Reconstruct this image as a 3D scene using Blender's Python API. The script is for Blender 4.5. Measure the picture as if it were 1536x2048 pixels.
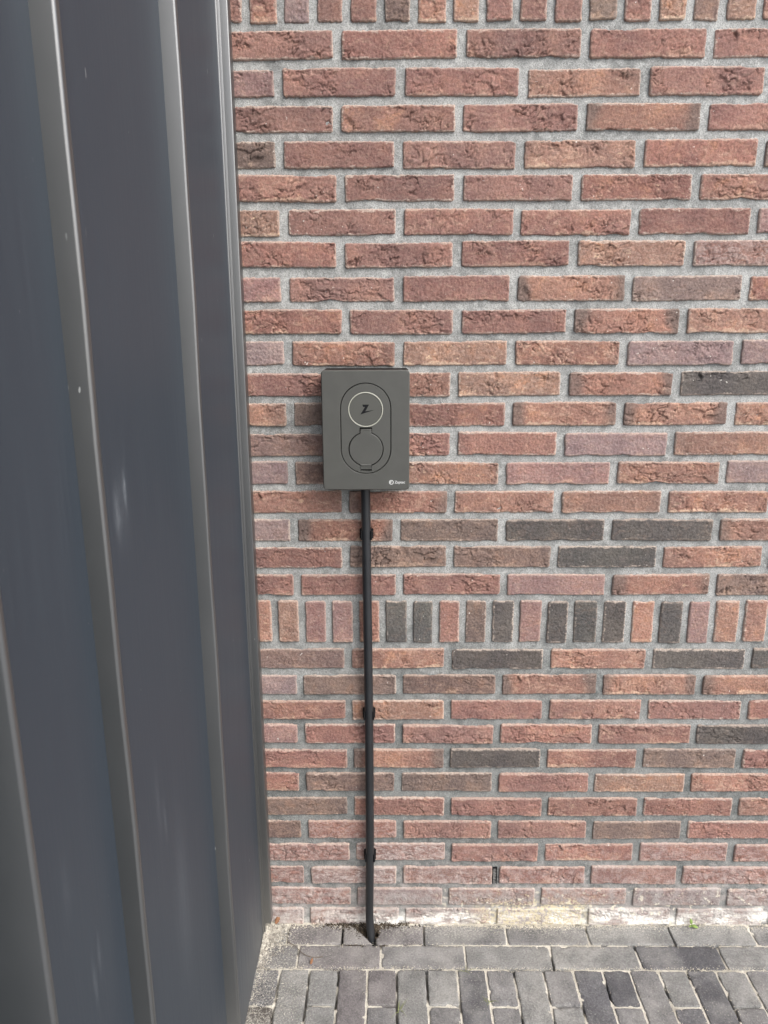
import bpy, bmesh, math, random
import numpy as np
from mathutils import Matrix, Vector

for o in list(bpy.data.objects):
    bpy.data.objects.remove(o, do_unlink=True)
S = bpy.context.scene
COL = S.collection
R = math.radians

# ------------------------------------------------------------------ camera
cam = bpy.data.cameras.new('camera')
camo = bpy.data.objects.new('camera', cam)
COL.objects.link(camo)
fw = Vector((-0.0082219, 0.9686127, -0.2484387))
rt = Vector((0.9999653, 0.0076267, -0.0033581))
up = Vector((0.0013579, 0.2484576, 0.9686418))
camo.matrix_world = Matrix(((rt.x, up.x, -fw.x, 0.0923905),
                            (rt.y, up.y, -fw.y, -1.5397388),
                            (rt.z, up.z, -fw.z, 1.4141484),
                            (0, 0, 0, 1)))
cam.sensor_fit = 'VERTICAL'
cam.sensor_height = 24.0
cam.lens = 1538 / 2048 * 24.0
cam.clip_start = 0.02
cam.clip_end = 500
cam.dof.use_dof = True
cam.dof.focus_distance = 1.50
cam.dof.aperture_fstop = 11.0
S.camera = camo

# ------------------------------------------------------------------ light
SUN_EL, SUN_AZ = 46, 42          # azimuth measured from -Y towards +X
W = bpy.data.worlds.new('World')
S.world = W
W.use_nodes = True
wn, wl = W.node_tree.nodes, W.node_tree.links
wn.clear()
sky = wn.new('ShaderNodeTexSky')
sky.sky_type = 'NISHITA'
sky.sun_disc = False
sky.sun_elevation = R(SUN_EL)
sky.sun_rotation = R(180 - SUN_AZ)
sky.air_density = 1.0
sky.dust_density = 3.0
hs = wn.new('ShaderNodeHueSaturation')
hs.inputs['Saturation'].default_value = 0.42
bg = wn.new('ShaderNodeBackground')
bg.inputs['Strength'].default_value = 0.15
wo = wn.new('ShaderNodeOutputWorld')
wl.new(sky.outputs[0], hs.inputs['Color'])
wl.new(hs.outputs[0], bg.inputs['Color'])
wl.new(bg.outputs[0], wo.inputs['Surface'])
sl = bpy.data.lights.new('sun', 'SUN')
sl.energy = 1.0
sl.angle = R(38)
sl.color = (1.0, 0.975, 0.94)
so = bpy.data.objects.new('sun', sl)
COL.objects.link(so)
sd = Vector((math.sin(R(SUN_AZ)) * math.cos(R(SUN_EL)), -math.cos(R(SUN_AZ)) * math.cos(R(SUN_EL)), math.sin(R(SUN_EL))))
so.rotation_euler = sd.to_track_quat('Z', 'Y').to_euler()
so.location = (2, -3, 4)
vs = S.view_settings
vs.view_transform = 'Standard'
vs.look = 'None'
vs.gamma = 1.0
vs.use_curve_mapping = False
vs.exposure = 1.24
S.cycles.max_bounces = 6
S.cycles.diffuse_bounces = 3
S.cycles.glossy_bounces = 3

# ------------------------------------------------------------------ helpers
rng = random.Random(11)


def tag(o, label=None, cat=None, group=None, kind=None):
    if label: o['label'] = label
    if cat: o['category'] = cat
    if group: o['group'] = group
    if kind: o['kind'] = kind
    return o


def link(name, me, mat=None, parent=None):
    o = bpy.data.objects.new(name, me)
    COL.objects.link(o)
    if mat is not None and me is not None and not me.materials:
        me.materials.append(mat)
    if parent is not None:
        o.parent = parent
    return o


def empty(name, loc=(0, 0, 0)):
    o = bpy.data.objects.new(name, None)
    o.empty_display_size = 0.05
    o.location = loc
    COL.objects.link(o)
    return o


def from_np(name, verts, quads, smooth=True):
    me = bpy.data.meshes.new(name)
    verts = np.asarray(verts, dtype=np.float32)
    quads = np.asarray(quads, dtype=np.int32)
    n = quads.shape[1]
    me.vertices.add(len(verts))
    me.vertices.foreach_set('co', verts.ravel())
    me.loops.add(quads.size)
    me.loops.foreach_set('vertex_index', quads.ravel())
    me.polygons.add(len(quads))
    me.polygons.foreach_set('loop_start', np.arange(0, quads.size, n, dtype=np.int32))
    me.polygons.foreach_set('use_smooth', np.full(len(quads), smooth, dtype=bool))
    me.update(calc_edges=True)
    me.validate()
    return me


def hash2(ix, iy, seed):
    h = (ix.astype(np.int64) * 374761393 + iy.astype(np.int64) * 668265263 + seed * 1442695041) & 0xffffffff
    h = ((h ^ (h >> 13)) * 1274126177) & 0xffffffff
    return ((h ^ (h >> 16)) & 0xffff) / 65535.0


def perlin(x, y, seed=0):
    x = np.asarray(x, float); y = np.asarray(y, float)
    ix = np.floor(x); iy = np.floor(y)
    fx = x - ix; fy = y - iy
    u = fx * fx * fx * (fx * (fx * 6 - 15) + 10)
    v = fy * fy * fy * (fy * (fy * 6 - 15) + 10)
    def g(ox, oy):
        a = hash2(ix + ox, iy + oy, seed) * 2 * np.pi
        return np.cos(a) * (fx - ox) + np.sin(a) * (fy - oy)
    a = g(0, 0) * (1 - u) + g(1, 0) * u
    b = g(0, 1) * (1 - u) + g(1, 1) * u
    return (a * (1 - v) + b * v) * 1.5


def fbm(x, y, seed=0, octv=4):
    t = 0; a = 0.5; f = 1.0
    for i in range(octv):
        t = t + a * perlin(x * f, y * f, seed + i * 17)
        a *= 0.5; f *= 2.03
    return t


def box_bm(bm, x0, x1, y0, y1, z0, z1):
    vs_ = [bm.verts.new(p) for p in [(x0, y0, z0), (x1, y0, z0), (x1, y1, z0), (x0, y1, z0),
                                     (x0, y0, z1), (x1, y0, z1), (x1, y1, z1), (x0, y1, z1)]]
    for f in [(0, 3, 2, 1), (4, 5, 6, 7), (0, 1, 5, 4), (1, 2, 6, 5), (2, 3, 7, 6), (3, 0, 4, 7)]:
        bm.faces.new([vs_[i] for i in f])


def bm_obj(name, bm, mat, parent=None, smooth=False, bevel=0.0, seg=2):
    bmesh.ops.recalc_face_normals(bm, faces=bm.faces)
    me = bpy.data.meshes.new(name)
    if smooth:
        for f in bm.faces: f.smooth = True
    bm.to_mesh(me); bm.free()
    o = link(name, me, mat, parent)
    if bevel:
        m = o.modifiers.new('bevel', 'BEVEL')
        m.width = bevel; m.segments = seg; m.limit_method = 'ANGLE'; m.angle_limit = R(35)
        m.harden_normals = False
    return o


# ------------------------------------------------------------------ materials
class NT:
    def __init__(s, name):
        s.m = bpy.data.materials.new(name)
        s.m.use_nodes = True
        s.t = s.m.node_tree
        s.t.nodes.clear()
        s.out = s.t.nodes.new('ShaderNodeOutputMaterial')
        s.b = s.t.nodes.new('ShaderNodeBsdfPrincipled')
        s.t.links.new(s.b.outputs[0], s.out.inputs['Surface'])

    def n(s, typ, **kw):
        nd = s.t.nodes.new(typ)
        for k, v in kw.items(): setattr(nd, k, v)
        return nd

    def set(s, sock, v):
        if hasattr(v, 'links') or isinstance(v, bpy.types.NodeSocket):
            s.t.links.new(v, sock)
        else:
            sock.default_value = v

    def math(s, op, a, b=0.0, c=None, clamp=False):
        nd = s.n('ShaderNodeMath', operation=op, use_clamp=clamp)
        s.set(nd.inputs[0], a); s.set(nd.inputs[1], b)
        if c is not None: s.set(nd.inputs[2], c)
        return nd.outputs[0]

    def mix(s, f, a, b, blend='MIX'):
        nd = s.n('ShaderNodeMix', data_type='RGBA', blend_type=blend)
        s.set(nd.inputs[0], f)
        for so_, v in ((nd.inputs[6], a), (nd.inputs[7], b)):
            if isinstance(v, tuple) and len(v) == 3: v = (*v, 1)
            s.set(so_, v)
        return nd.outputs[2]

    def ramp(s, f, lo, hi, a=0.0, b=1.0, smooth=True):
        nd = s.n('ShaderNodeMapRange', interpolation_type='SMOOTHSTEP' if smooth else 'LINEAR')
        s.set(nd.inputs[0], f)
        nd.inputs[1].default_value = lo; nd.inputs[2].default_value = hi
        nd.inputs[3].default_value = a; nd.inputs[4].default_value = b
        return nd.outputs[0]

    def noise(s, vec, scale, detail=4, rough=0.55, dist=0.0, w=None):
        nd = s.n('ShaderNodeTexNoise')
        if w is not None:
            cx_ = s.n('ShaderNodeCombineXYZ')
            s.set(cx_.inputs[0], w); s.set(cx_.inputs[1], s.math('MULTIPLY', w, 0.731)); s.set(cx_.inputs[2], s.math('MULTIPLY', w, -0.417))
            va = s.n('ShaderNodeVectorMath', operation='ADD')
            s.set(va.inputs[0], vec); s.set(va.inputs[1], cx_.outputs[0])
            vec = va.outputs[0]
        s.set(nd.inputs['Vector'], vec)
        nd.inputs['Scale'].default_value = scale
        nd.inputs['Detail'].default_value = detail
        nd.inputs['Roughness'].default_value = rough
        nd.inputs['Distortion'].default_value = dist
        return nd.outputs[0]

    def mapping(s, vec, scale=(1, 1, 1), rot=(0, 0, 0), loc=(0, 0, 0)):
        nd = s.n('ShaderNodeMapping')
        s.set(nd.inputs[0], vec)
        nd.inputs['Location'].default_value = loc
        nd.inputs['Rotation'].default_value = rot
        nd.inputs['Scale'].default_value = scale
        return nd.outputs[0]

    def bump(s, h, strength, dist, normal=None):
        nd = s.n('ShaderNodeBump')
        nd.inputs['Strength'].default_value = strength
        nd.inputs['Distance'].default_value = dist
        s.set(nd.inputs['Height'], h)
        if normal is not None: s.set(nd.inputs['Normal'], normal)
        return nd.outputs[0]

    def p(s, **kw):
        for k, v in kw.items():
            k = {'base': 'Base Color', 'rough': 'Roughness', 'spec': 'Specular IOR Level', 'metal': 'Metallic',
                 'normal': 'Normal', 'ior': 'IOR', 'coat': 'Coat Weight', 'coat_rough': 'Coat Roughness'}[k]
            if isinstance(v, tuple) and len(v) == 3: v = (*v, 1)
            s.set(s.b.inputs[k], v)
        return s.m


def lime(t, pos, base):
    """lime bloom, splashed sand and dried mortar on the lowest courses of the wall"""
    sep = t.n('ShaderNodeSeparateXYZ'); t.set(sep.inputs[0], pos)
    x, z = sep.outputs[0], sep.outputs[2]
    n1 = t.noise(pos, 11, 5, 0.65)
    n2 = t.noise(pos, 45, 6, 0.7)
    n3 = t.noise(pos, 160, 3, 0.6)
    # soft grey-white bloom up to about a quarter metre
    zz = t.math('ADD', z, t.math('MULTIPLY', t.math('SUBTRACT', n1, 0.5), 0.30))
    bloom = t.math('MULTIPLY', t.ramp(zz, 0.27, 0.02), t.ramp(n2, 0.40, 0.68))
    base = t.mix(t.math('MULTIPLY', bloom, 0.68), base, (0.52, 0.47, 0.445))
    # cement smear dulling the two lowest courses
    zs = t.math('ADD', z, t.math('MULTIPLY', t.math('SUBTRACT', n1, 0.5), 0.10))
    smear = t.math('MULTIPLY', t.ramp(zs, 0.125, 0.060), t.ramp(n2, 0.36, 0.62, 0.25, 0.9))
    base = t.mix(t.math('MULTIPLY', smear, t.ramp(x, -0.1, 0.12, 0.3, 0.75)), base, (0.27, 0.25, 0.235))
    # white lime washed out right above the paving, stronger to the right of the pipe
    zb = t.math('ADD', z, t.math('MULTIPLY', t.math('SUBTRACT', n2, 0.5), 0.070))
    zb = t.math('ADD', zb, t.math('MULTIPLY', t.math('SUBTRACT', n1, 0.5), 0.080))
    band = t.math('MULTIPLY', t.ramp(zb, 0.056, 0.012), t.ramp(x, -0.16, 0.16, 0.30, 1.0))
    band = t.math('MULTIPLY', band, t.ramp(n3, 0.30, 0.50, 0.55, 1.0))
    band = t.math('MULTIPLY', band, t.ramp(t.noise(t.mapping(pos, (1, 1, 2.5)), 17, 5, 0.65), 0.40, 0.58, 0.12, 1.0))
    base = t.mix(t.math('MULTIPLY', band, 0.95), base, (0.78, 0.76, 0.71))
    # thrown white splashes
    spl = t.math('MULTIPLY', t.math('MULTIPLY', t.ramp(t.noise(pos, 75, 3, 0.6), 0.60, 0.64), t.ramp(z, 0.14, 0.05)), t.ramp(x, 0.10, 0.30))
    base = t.mix(t.math('MULTIPLY', spl, 0.8), base, (0.66, 0.61, 0.49))
    # yellowish sand crumbs between the weep vent and the middle of the frame
    xm = t.math('MULTIPLY', t.ramp(x, 0.25, 0.36), t.ramp(x, 0.60, 0.52))
    sand = t.math('MULTIPLY', xm, t.ramp(t.math('ADD', z, t.math('MULTIPLY', t.math('SUBTRACT', n2, 0.5), 0.22)), 0.075, 0.045))
    sand = t.math('MULTIPLY', sand, t.ramp(n3, 0.42, 0.56))
    base = t.mix(t.math('MULTIPLY', sand, 0.9), base, (0.56, 0.49, 0.34))
    return base


def brick_material(low):
    t = NT('brick_at_wall_foot' if low else 'brick')
    tc = t.n('ShaderNodeTexCoord').outputs['Object']
    oi = t.n('ShaderNodeObjectInfo')
    geo = t.n('ShaderNodeNewGeometry')
    at = {}
    for k in ('dark_ends', 'ochre', 'whiteness', 'bl', 'bh'):
        nd = t.n('ShaderNodeAttribute', attribute_type='OBJECT', attribute_name=k)
        at[k] = nd.outputs['Fac']
    w = t.math('MULTIPLY', oi.outputs['Random'], 19.0)
    sep = t.n('ShaderNodeSeparateXYZ'); t.set(sep.inputs[0], tc)
    x, z = sep.outputs[0], sep.outputs[2]
    nL = t.noise(tc, 13, 3, 0.5, 0.3, w)
    nM = t.noise(tc, 48, 4, 0.6, 0.6, w)
    nF = t.noise(tc, 240, 4, 0.8, 0, w)
    nF2 = t.noise(tc, 900, 2, 0.7, 0, w)
    col = oi.outputs['Color']
    # tone drift over the face
    col = t.mix(t.ramp(nL, 0.3, 0.7, 0, 1), t.mix(1.0, col, (0.84, 0.83, 0.85), 'MULTIPLY'), t.mix(1.0, col, (1.16, 1.12, 1.06), 'MULTIPLY'))
    # fired orange patches
    o1 = t.math('MULTIPLY', t.ramp(nM, 0.48, 0.66), t.ramp(nL, 0.42, 0.62))
    col = t.mix(t.math('MULTIPLY', o1, t.math('MULTIPLY', at['ochre'], 0.85)), col, (0.345, 0.180, 0.112))
    # buff streaks, pale drag marks along the bottom arris
    nB = t.noise(t.mapping(tc, (1, 1, 2.2)), 60, 4, 0.72, 0.8, t.math('ADD', w, 9.3))
    o2 = t.math('MULTIPLY', t.ramp(nB, 0.60, 0.70), at['ochre'])
    col = t.mix(t.math('MULTIPLY', o2, 0.75), col, (0.52, 0.36, 0.22))
    zr = t.math('ADD', z, at['bh'])                       # height above the bottom edge
    rnd = t.math('FRACT', t.math('MULTIPLY', oi.outputs['Random'], 37.7))
    edge = t.ramp(t.math('ADD', zr, t.math('MULTIPLY', t.math('SUBTRACT', t.math('ADD', nM, nL), 1.0), -0.034)), 0.0046, 0.0026)
    col = t.mix(t.math('MULTIPLY', edge, t.math('MULTIPLY', t.ramp(rnd, 0.1, 0.8, 0.15, 0.70), t.math('MINIMUM', t.math('ADD', at['ochre'], 0.10), 1.0))), col, (0.50, 0.36, 0.26))
    zt = t.math('SUBTRACT', at['bh'], z)
    edget = t.ramp(t.math('ADD', zt, t.math('MULTIPLY', t.math('SUBTRACT', nM, 0.5), -0.02)), 0.0030, 0.0012)
    col = t.mix(t.math('MULTIPLY', edget, t.ramp(rnd, 0.2, 1.0, 0.0, 0.42)), col, (0.44, 0.35, 0.29))
    nD = t.noise(t.mapping(tc, (1, 1, 1.5)), 34, 4, 0.74, 1.2, t.math('ADD', w, 4.9))
    dust = t.math('MULTIPLY', t.ramp(nD, 0.50, 0.66), t.ramp(rnd, 0.0, 1.0, 0.20, 0.62))
    col = t.mix(t.math('MULTIPLY', dust, t.math('MINIMUM', t.math('ADD', at['ochre'], 0.18), 1.0)), col, (0.44, 0.29, 0.215))
    xe = t.math('SUBTRACT', at['bl'], t.math('ABSOLUTE', x))
    rim = t.math('MINIMUM', xe, t.math('MINIMUM', zr, zt))
    rim = t.ramp(t.math('ADD', rim, t.math('MULTIPLY', t.math('SUBTRACT', nB, 0.52), 0.022)), 0.0032, 0.0008)
    col = t.mix(t.math('MULTIPLY', rim, t.ramp(rnd, 0.0, 1.0, 0.62, 0.18)), col, (0.47, 0.39, 0.33))
    # kiln-darkened ends
    ax = t.math('SUBTRACT', at['bl'], t.math('ABSOLUTE', x))
    ax = t.math('ADD', ax, t.math('MULTIPLY', t.math('SUBTRACT', nL, 0.5), 0.05))
    de = t.math('MULTIPLY', t.ramp(ax, 0.034, 0.008), at['dark_ends'])
    col = t.mix(t.math('MULTIPLY', de, 0.8), col, (0.115, 0.092, 0.082))
    # grain
    g = t.ramp(nF, 0.32, 0.68, 0.62, 1.42, False)
    col = t.mix(1.0, col, g, 'MULTIPLY')
    col = t.mix(t.math('MULTIPLY', t.ramp(nF2, 0.60, 0.72), 0.40), col, (0.46, 0.33, 0.26))
    # scattered white mortar crumbs and pale bloom
    nW = t.noise(tc, 120, 2, 0.6, 0, t.math('ADD', w, 31.0))
    col = t.mix(t.math('MULTIPLY', t.ramp(nW, 0.735, 0.765), 0.8), col, (0.66, 0.62, 0.56))
    wz = t.math('MULTIPLY', t.ramp(nB, 0.42, 0.64), at['whiteness'])
    col = t.mix(t.math('MULTIPLY', wz, 0.62), col, (0.50, 0.44, 0.41))
    if low: col = lime(t, geo.outputs['Position'], col)
    # relief: sand grain (the folds and cracks are in the mesh)
    h = t.math('ADD', t.math('MULTIPLY', nF, 1.3), t.math('MULTIPLY', nF2, 0.35))
    nrm = t.bump(h, 1.0, 0.0014)
    return t.p(base=col, rough=0.93, spec=0.18, normal=nrm)


def mortar_material():
    t = NT('mortar')
    pos = t.n('ShaderNodeNewGeometry').outputs['Position']
    n1 = t.noise(pos, 7, 3, 0.6)
    n2 = t.noise(pos, 55, 4, 0.65)
    n3 = t.noise(pos, 480, 3, 0.75)
    n4 = t.noise(pos, 260, 2, 0.6)
    col = t.mix(t.ramp(n1, 0.35, 0.65), (0.200, 0.203, 0.197), (0.308, 0.310, 0.300))
    col = t.mix(t.ramp(n2, 0.40, 0.68, 0, 0.65), col, (0.41, 0.41, 0.395))
    col = t.mix(1.0, col, t.ramp(n3, 0.30, 0.70, 0.50, 1.50, False), 'MULTIPLY')
    col = t.mix(t.math('MULTIPLY', t.ramp(n4, 0.66, 0.72), 0.6), col, (0.10, 0.10, 0.095))
    sz_ = t.n('ShaderNodeSeparateXYZ'); t.set(sz_.inputs[0], pos)      # joints mixed darker towards the wall foot, unevenly
    low_dark = t.ramp(t.math('ADD', sz_.outputs[2], t.math('MULTIPLY', t.math('SUBTRACT', n1, 0.5), 0.6)), 1.10, 0.30, 0, 0.80)
    col = t.mix(low_dark, col, t.mix(1.0, col, (0.50, 0.52, 0.52), 'MULTIPLY'))
    col = lime(t, pos, col)
    h = t.math('ADD', t.math('MULTIPLY', n3, 0.7), t.math('ADD', t.math('MULTIPLY', n4, 0.6), t.math('MULTIPLY', n2, 1.1)))
    return t.p(base=col, rough=0.95, spec=0.15, normal=t.bump(h, 0.9, 0.0016))


def cladding_material(name, c1, c2, ior, r0, r1):
    t = NT(name)
    pos = t.n('ShaderNodeNewGeometry').outputs['Position']
    vm = t.mapping(pos, (1, 26, 0.5))
    streak = t.noise(vm, 9, 4, 0.6)
    big = t.noise(t.mapping(pos, (1, 3, 1)), 2.2, 2, 0.5)
    col = t.mix(t.ramp(streak, 0.35, 0.75), c1, c2)
    # lime splashes: fine short vertical flecks, denser towards the foot of the wall
    sep = t.n('ShaderNodeSeparateXYZ'); t.set(sep.inputs[0], pos)
    y, z = sep.outputs[1], sep.outputs[2]
    fl = t.noise(t.mapping(pos, (1, 1, 0.22)), 210, 1, 0.4)
    fl = t.math('MULTIPLY', t.ramp(fl, 0.80, 0.82), t.ramp(t.noise(pos, 9, 2), 0.48, 0.62))
    col = t.mix(t.math('MULTIPLY', fl, 0.5), col, (0.5, 0.51, 0.5))
    dots = t.noise(pos, 170, 1, 0.3)
    dots = t.math('MULTIPLY', t.ramp(dots, 0.855, 0.865), t.ramp(z, 1.6, 0.0, 0.35, 1.0))
    col = t.mix(t.math('MULTIPLY', dots, 0.35), col, (0.5, 0.5, 0.48))
    # chalky hand smears
    sm = None
    for (sy, sz, ry, rz, a) in ((-0.721, 1.203, 0.009, 0.026, 0.22), (-0.692, 1.224, 0.004, 0.016, 0.34), (-0.70, 1.21, 0.014, 0.040, 0.07),
                                (-0.651, 0.763, 0.005, 0.024, 0.09), (-0.672, 0.80, 0.008, 0.05, 0.05), (-0.886, 0.775, 0.004, 0.020, 0.10), (-0.902, 0.755, 0.004, 0.022, 0.10),
                                (-0.938, 0.90, 0.008, 0.03, 0.04), (-0.60, 0.60, 0.03, 0.12, 0.06)):
        dy = t.math('DIVIDE', t.math('SUBTRACT', y, sy), ry)
        dz = t.math('DIVIDE', t.math('SUBTRACT', z, sz), rz)
        g = t.math('ADD', t.math('MULTIPLY', dy, dy), t.math('MULTIPLY', dz, dz))
        g = t.math('MULTIPLY', t.math('POWER', 2.718, t.math('MULTIPLY', g, -1.0)), a)
        sm = g if sm is None else t.math('ADD', sm, g)
    sm = t.math('MULTIPLY', sm, t.ramp(t.noise(t.mapping(pos, (1, 1.6, 0.5)), 120, 4, 0.7), 0.32, 0.62, 0.35, 1.1))
    col = t.mix(t.math('MULTIPLY', sm, 0.8), col, (0.36, 0.39, 0.42))
    # thin dust film near the paving
    dust = t.math('MULTIPLY', t.ramp(t.math('ADD', z, t.math('MULTIPLY', t.math('SUBTRACT', streak, 0.5), 0.3)), 0.32, 0.0), 0.16)
    col = t.mix(dust, col, (0.30, 0.29, 0.27))
    h = t.math('ADD', t.math('MULTIPLY', big, 1.0), t.math('MULTIPLY', streak, 0.02))
    rough = t.math('ADD', t.ramp(streak, 0.3, 0.8, r0, r1), t.math('MULTIPLY', sm, 0.3))
    return t.p(base=col, rough=rough, ior=ior, normal=t.bump(h, 0.25, 0.006))


def plain(name, base, rough=0.5, spec=0.5, grain=0.0, gscale=400, var=0.0, ior=None):
    t = NT(name)
    tc = t.n('ShaderNodeTexCoord').outputs['Object']
    c = base
    if var:
        c = t.mix(1.0, base, t.ramp(t.noise(tc, 30, 4, 0.6), 0.3, 0.7, 1 - var, 1 + var), 'MULTIPLY')
    kw = dict(base=c, rough=rough, spec=spec)
    if ior: kw['ior'] = ior
    if grain:
        kw['normal'] = t.bump(t.noise(tc, gscale, 3, 0.6), 0.6, grain)
    return t.p(**kw)


def paver_material():
    t = NT('paver_clay')
    tc = t.n('ShaderNodeTexCoord').outputs['Object']
    oi = t.n('ShaderNodeObjectInfo')
    pos = t.n('ShaderNodeNewGeometry').outputs['Position']
    w = t.math('MULTIPLY', oi.outputs['Random'], 19.0)
    n1 = t.noise(tc, 18, 4, 0.6, 0.3, w)
    n2 = t.noise(tc, 260, 4, 0.75, 0, w)
    n3 = t.noise(pos, 240, 4, 0.75)
    n4 = t.noise(pos, 6, 4, 0.6)
    col = oi.outputs['Color']
    col = t.mix(1.0, col, t.ramp(n1, 0.3, 0.7, 0.84, 1.18), 'MULTIPLY')
    col = t.mix(1.0, col, t.ramp(n2, 0.30, 0.70, 0.62, 1.42, False), 'MULTIPLY')
    sp = t.n('ShaderNodeSeparateXYZ'); t.set(sp.inputs[0], pos)
    # sand film caught in the surface, more of it beside the cladding and the wall
    near = t.math('MAXIMUM', t.ramp(sp.outputs[0], 0.02, -0.19, 0, 0.10), t.ramp(sp.outputs[1], -0.06, -0.005, 0, 0.10))
    d = t.ramp(t.math('ADD', t.math('ADD', n3, near), t.math('MULTIPLY', n4, 0.22)), 0.655, 0.86)
    col = t.mix(t.math('MULTIPLY', d, 0.70), col, (0.46, 0.44, 0.39))
    haze = t.ramp(t.math('ADD', n4, t.math('MULTIPLY', n1, 0.4)), 0.6, 0.95, 0, 0.32)
    col = t.mix(haze, col, (0.42, 0.405, 0.37))
    pit = t.ramp(t.noise(tc, 150, 2, 0.5, 0, w), 0.70, 0.75)
    col = t.mix(t.math('MULTIPLY', pit, 0.5), col, (0.06, 0.06, 0.06))
    h = t.math('ADD', t.math('MULTIPLY', n2, 1.0), t.math('MULTIPLY', n3, 0.7))
    return t.p(base=col, rough=0.88, spec=0.25, normal=t.bump(h, 1.0, 0.0022))


def bed_material():
    t = NT('jointing_sand')
    pos = t.n('ShaderNodeNewGeometry').outputs['Position']
    n1 = t.noise(pos, 9, 4, 0.6); n2 = t.noise(pos, 420, 3, 0.75)
    col = t.mix(t.ramp(n1, 0.35, 0.6), (0.42, 0.39, 0.33), (0.62, 0.58, 0.50))
    # dark wet soil round the pipe and in the joints left of it
    sp = t.n('ShaderNodeSeparateXYZ'); t.set(sp.inputs[0], pos)
    dx = t.math('DIVIDE', t.math('SUBTRACT', sp.outputs[0], 0.03), 0.11)
    dy = t.math('DIVIDE', t.math('ADD', sp.outputs[1], 0.02), 0.06)
    rr = t.math('ADD', t.math('MULTIPLY', dx, dx), t.math('MULTIPLY', dy, dy))
    rr = t.math('ADD', rr, t.math('MULTIPLY', t.math('SUBTRACT', t.noise(pos, 60, 3), 0.5), 0.9))
    col = t.mix(t.ramp(rr, 1.1, 0.6), col, (0.052, 0.042, 0.034))
    col = t.mix(1.0, col, t.ramp(n2, 0.28, 0.72, 0.6, 1.35, False), 'MULTIPLY')
    return t.p(base=col, rough=0.97, spec=0.1, normal=t.bump(n2, 1.0, 0.002))


def ground_material():
    t = NT('far_paving')
    pos = t.n('ShaderNodeNewGeometry').outputs['Position']
    br = t.n('ShaderNodeTexBrick')
    t.set(br.inputs['Vector'], t.mapping(pos, (1, 1, 1), (0, 0, R(90))))
    br.inputs['Scale'].default_value = 1.0
    br.inputs['Brick Width'].default_value = 0.2
    br.inputs['Row Height'].default_value = 0.0657
    br.inputs['Mortar Size'].default_value = 0.004
    br.inputs['Color1'].default_value = (0.20, 0.205, 0.22, 1)
    br.inputs['Color2'].default_value = (0.27, 0.275, 0.285, 1)
    br.inputs['Mortar'].default_value = (0.42, 0.40, 0.36, 1)
    n = t.noise(pos, 120, 4, 0.7)
    col = t.mix(1.0, br.outputs['Color'], t.ramp(n, 0.3, 0.7, 0.75, 1.25), 'MULTIPLY')
    return t.p(base=col, rough=0.9, spec=0.3, normal=t.bump(n, 0.7, 0.002))


def grain_material(name, a, b):
    t = NT(name)
    pos = t.n('ShaderNodeNewGeometry').outputs['Position']
    nd = t.n('ShaderNodeTexVoronoi'); t.set(nd.inputs['Vector'], pos); nd.inputs['Scale'].default_value = 170
    sp = t.n('ShaderNodeSeparateColor'); t.set(sp.inputs[0], nd.outputs['Color'])
    col = t.mix(sp.outputs[0], a, b)
    return t.p(base=col, rough=0.95, spec=0.15)


M_BRICK = brick_material(False)
M_BRICK_LOW = brick_material(True)
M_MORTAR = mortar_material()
M_CLAD = cladding_material('anthracite_coated_metal', (0.026, 0.034, 0.045), (0.031, 0.040, 0.051), 1.42, 0.46, 0.52)
M_TRIM = cladding_material('satin_grey_metal', (0.018, 0.020, 0.020), (0.023, 0.025, 0.025), 2.4, 0.38, 0.43)
M_PAVER = paver_material()
M_BED = bed_material()
M_GROUND = ground_material()
M_COVER = plain('dark_grey_plastic', (0.060, 0.060, 0.054), 0.46, 0.5, 0.00025, 900, 0.05)
M_BLACK = plain('black_plastic', (0.006, 0.006, 0.007), 0.75, 0.2, 0.0002, 500)
M_DISC = plain('smoked_disc', (0.068, 0.068, 0.060), 0.28, 0.5)
M_RING = plain('milky_ring', (0.40, 0.40, 0.34), 0.3, 0.5)
M_WHITE = plain('white_print', (0.6, 0.6, 0.59), 0.6, 0.3)
M_SLAT = plain('dusty_plastic', (0.16, 0.155, 0.145), 0.85, 0.2, 0.0008, 300, 0.5)
M_PIPE = plain('black_pipe', (0.013, 0.014, 0.016), 0.44, 0.5, 0.0003, 250, 0.15)
M_SAND = grain_material('sand_grains', (0.66, 0.60, 0.48), (0.46, 0.42, 0.34))
M_GRAVEL = grain_material('grit_grains', (0.62, 0.58, 0.50), (0.22, 0.20, 0.17))
M_SOIL = grain_material('dark_soil', (0.030, 0.024, 0.018), (0.085, 0.066, 0.048))
M_LEAF = plain('seedling_green', (0.19, 0.27, 0.075), 0.6, 0.3, 0, 0, 0.15)
M_GRASS = plain('dull_grass', (0.20, 0.22, 0.09), 0.7, 0.3, 0, 0, 0.2)
M_DRY = plain('dry_stem', (0.15, 0.12, 0.09), 0.9, 0.2)
M_DEAD = plain('dead_leaf', (0.24, 0.12, 0.065), 0.85, 0.2, 0.0006, 200, 0.3)

# ------------------------------------------------------------------ ground
def quads_mesh(name, rects, z):
    bm = bmesh.new()
    for (x0, x1, y0, y1) in rects:
        bm.faces.new([bm.verts.new(p) for p in ((x0, y0, z), (x1, y0, z), (x1, y1, z), (x0, y1, z))])
    me = bpy.data.meshes.new(name); bm.to_mesh(me); bm.free()
    return me


PX0, PX1, PY0 = -0.32, 1.24, -0.62          # area of the paving built piece by piece
g = link('ground', quads_mesh('ground', [(-120, 120, -120, PY0), (-120, PX0, PY0, 60), (PX1, 120, PY0, 60), (PX0, PX1, 0.12, 60)], -0.002), M_GROUND)
tag(g, 'grey paved ground stretching away from the wall', 'ground', kind='structure')

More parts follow.
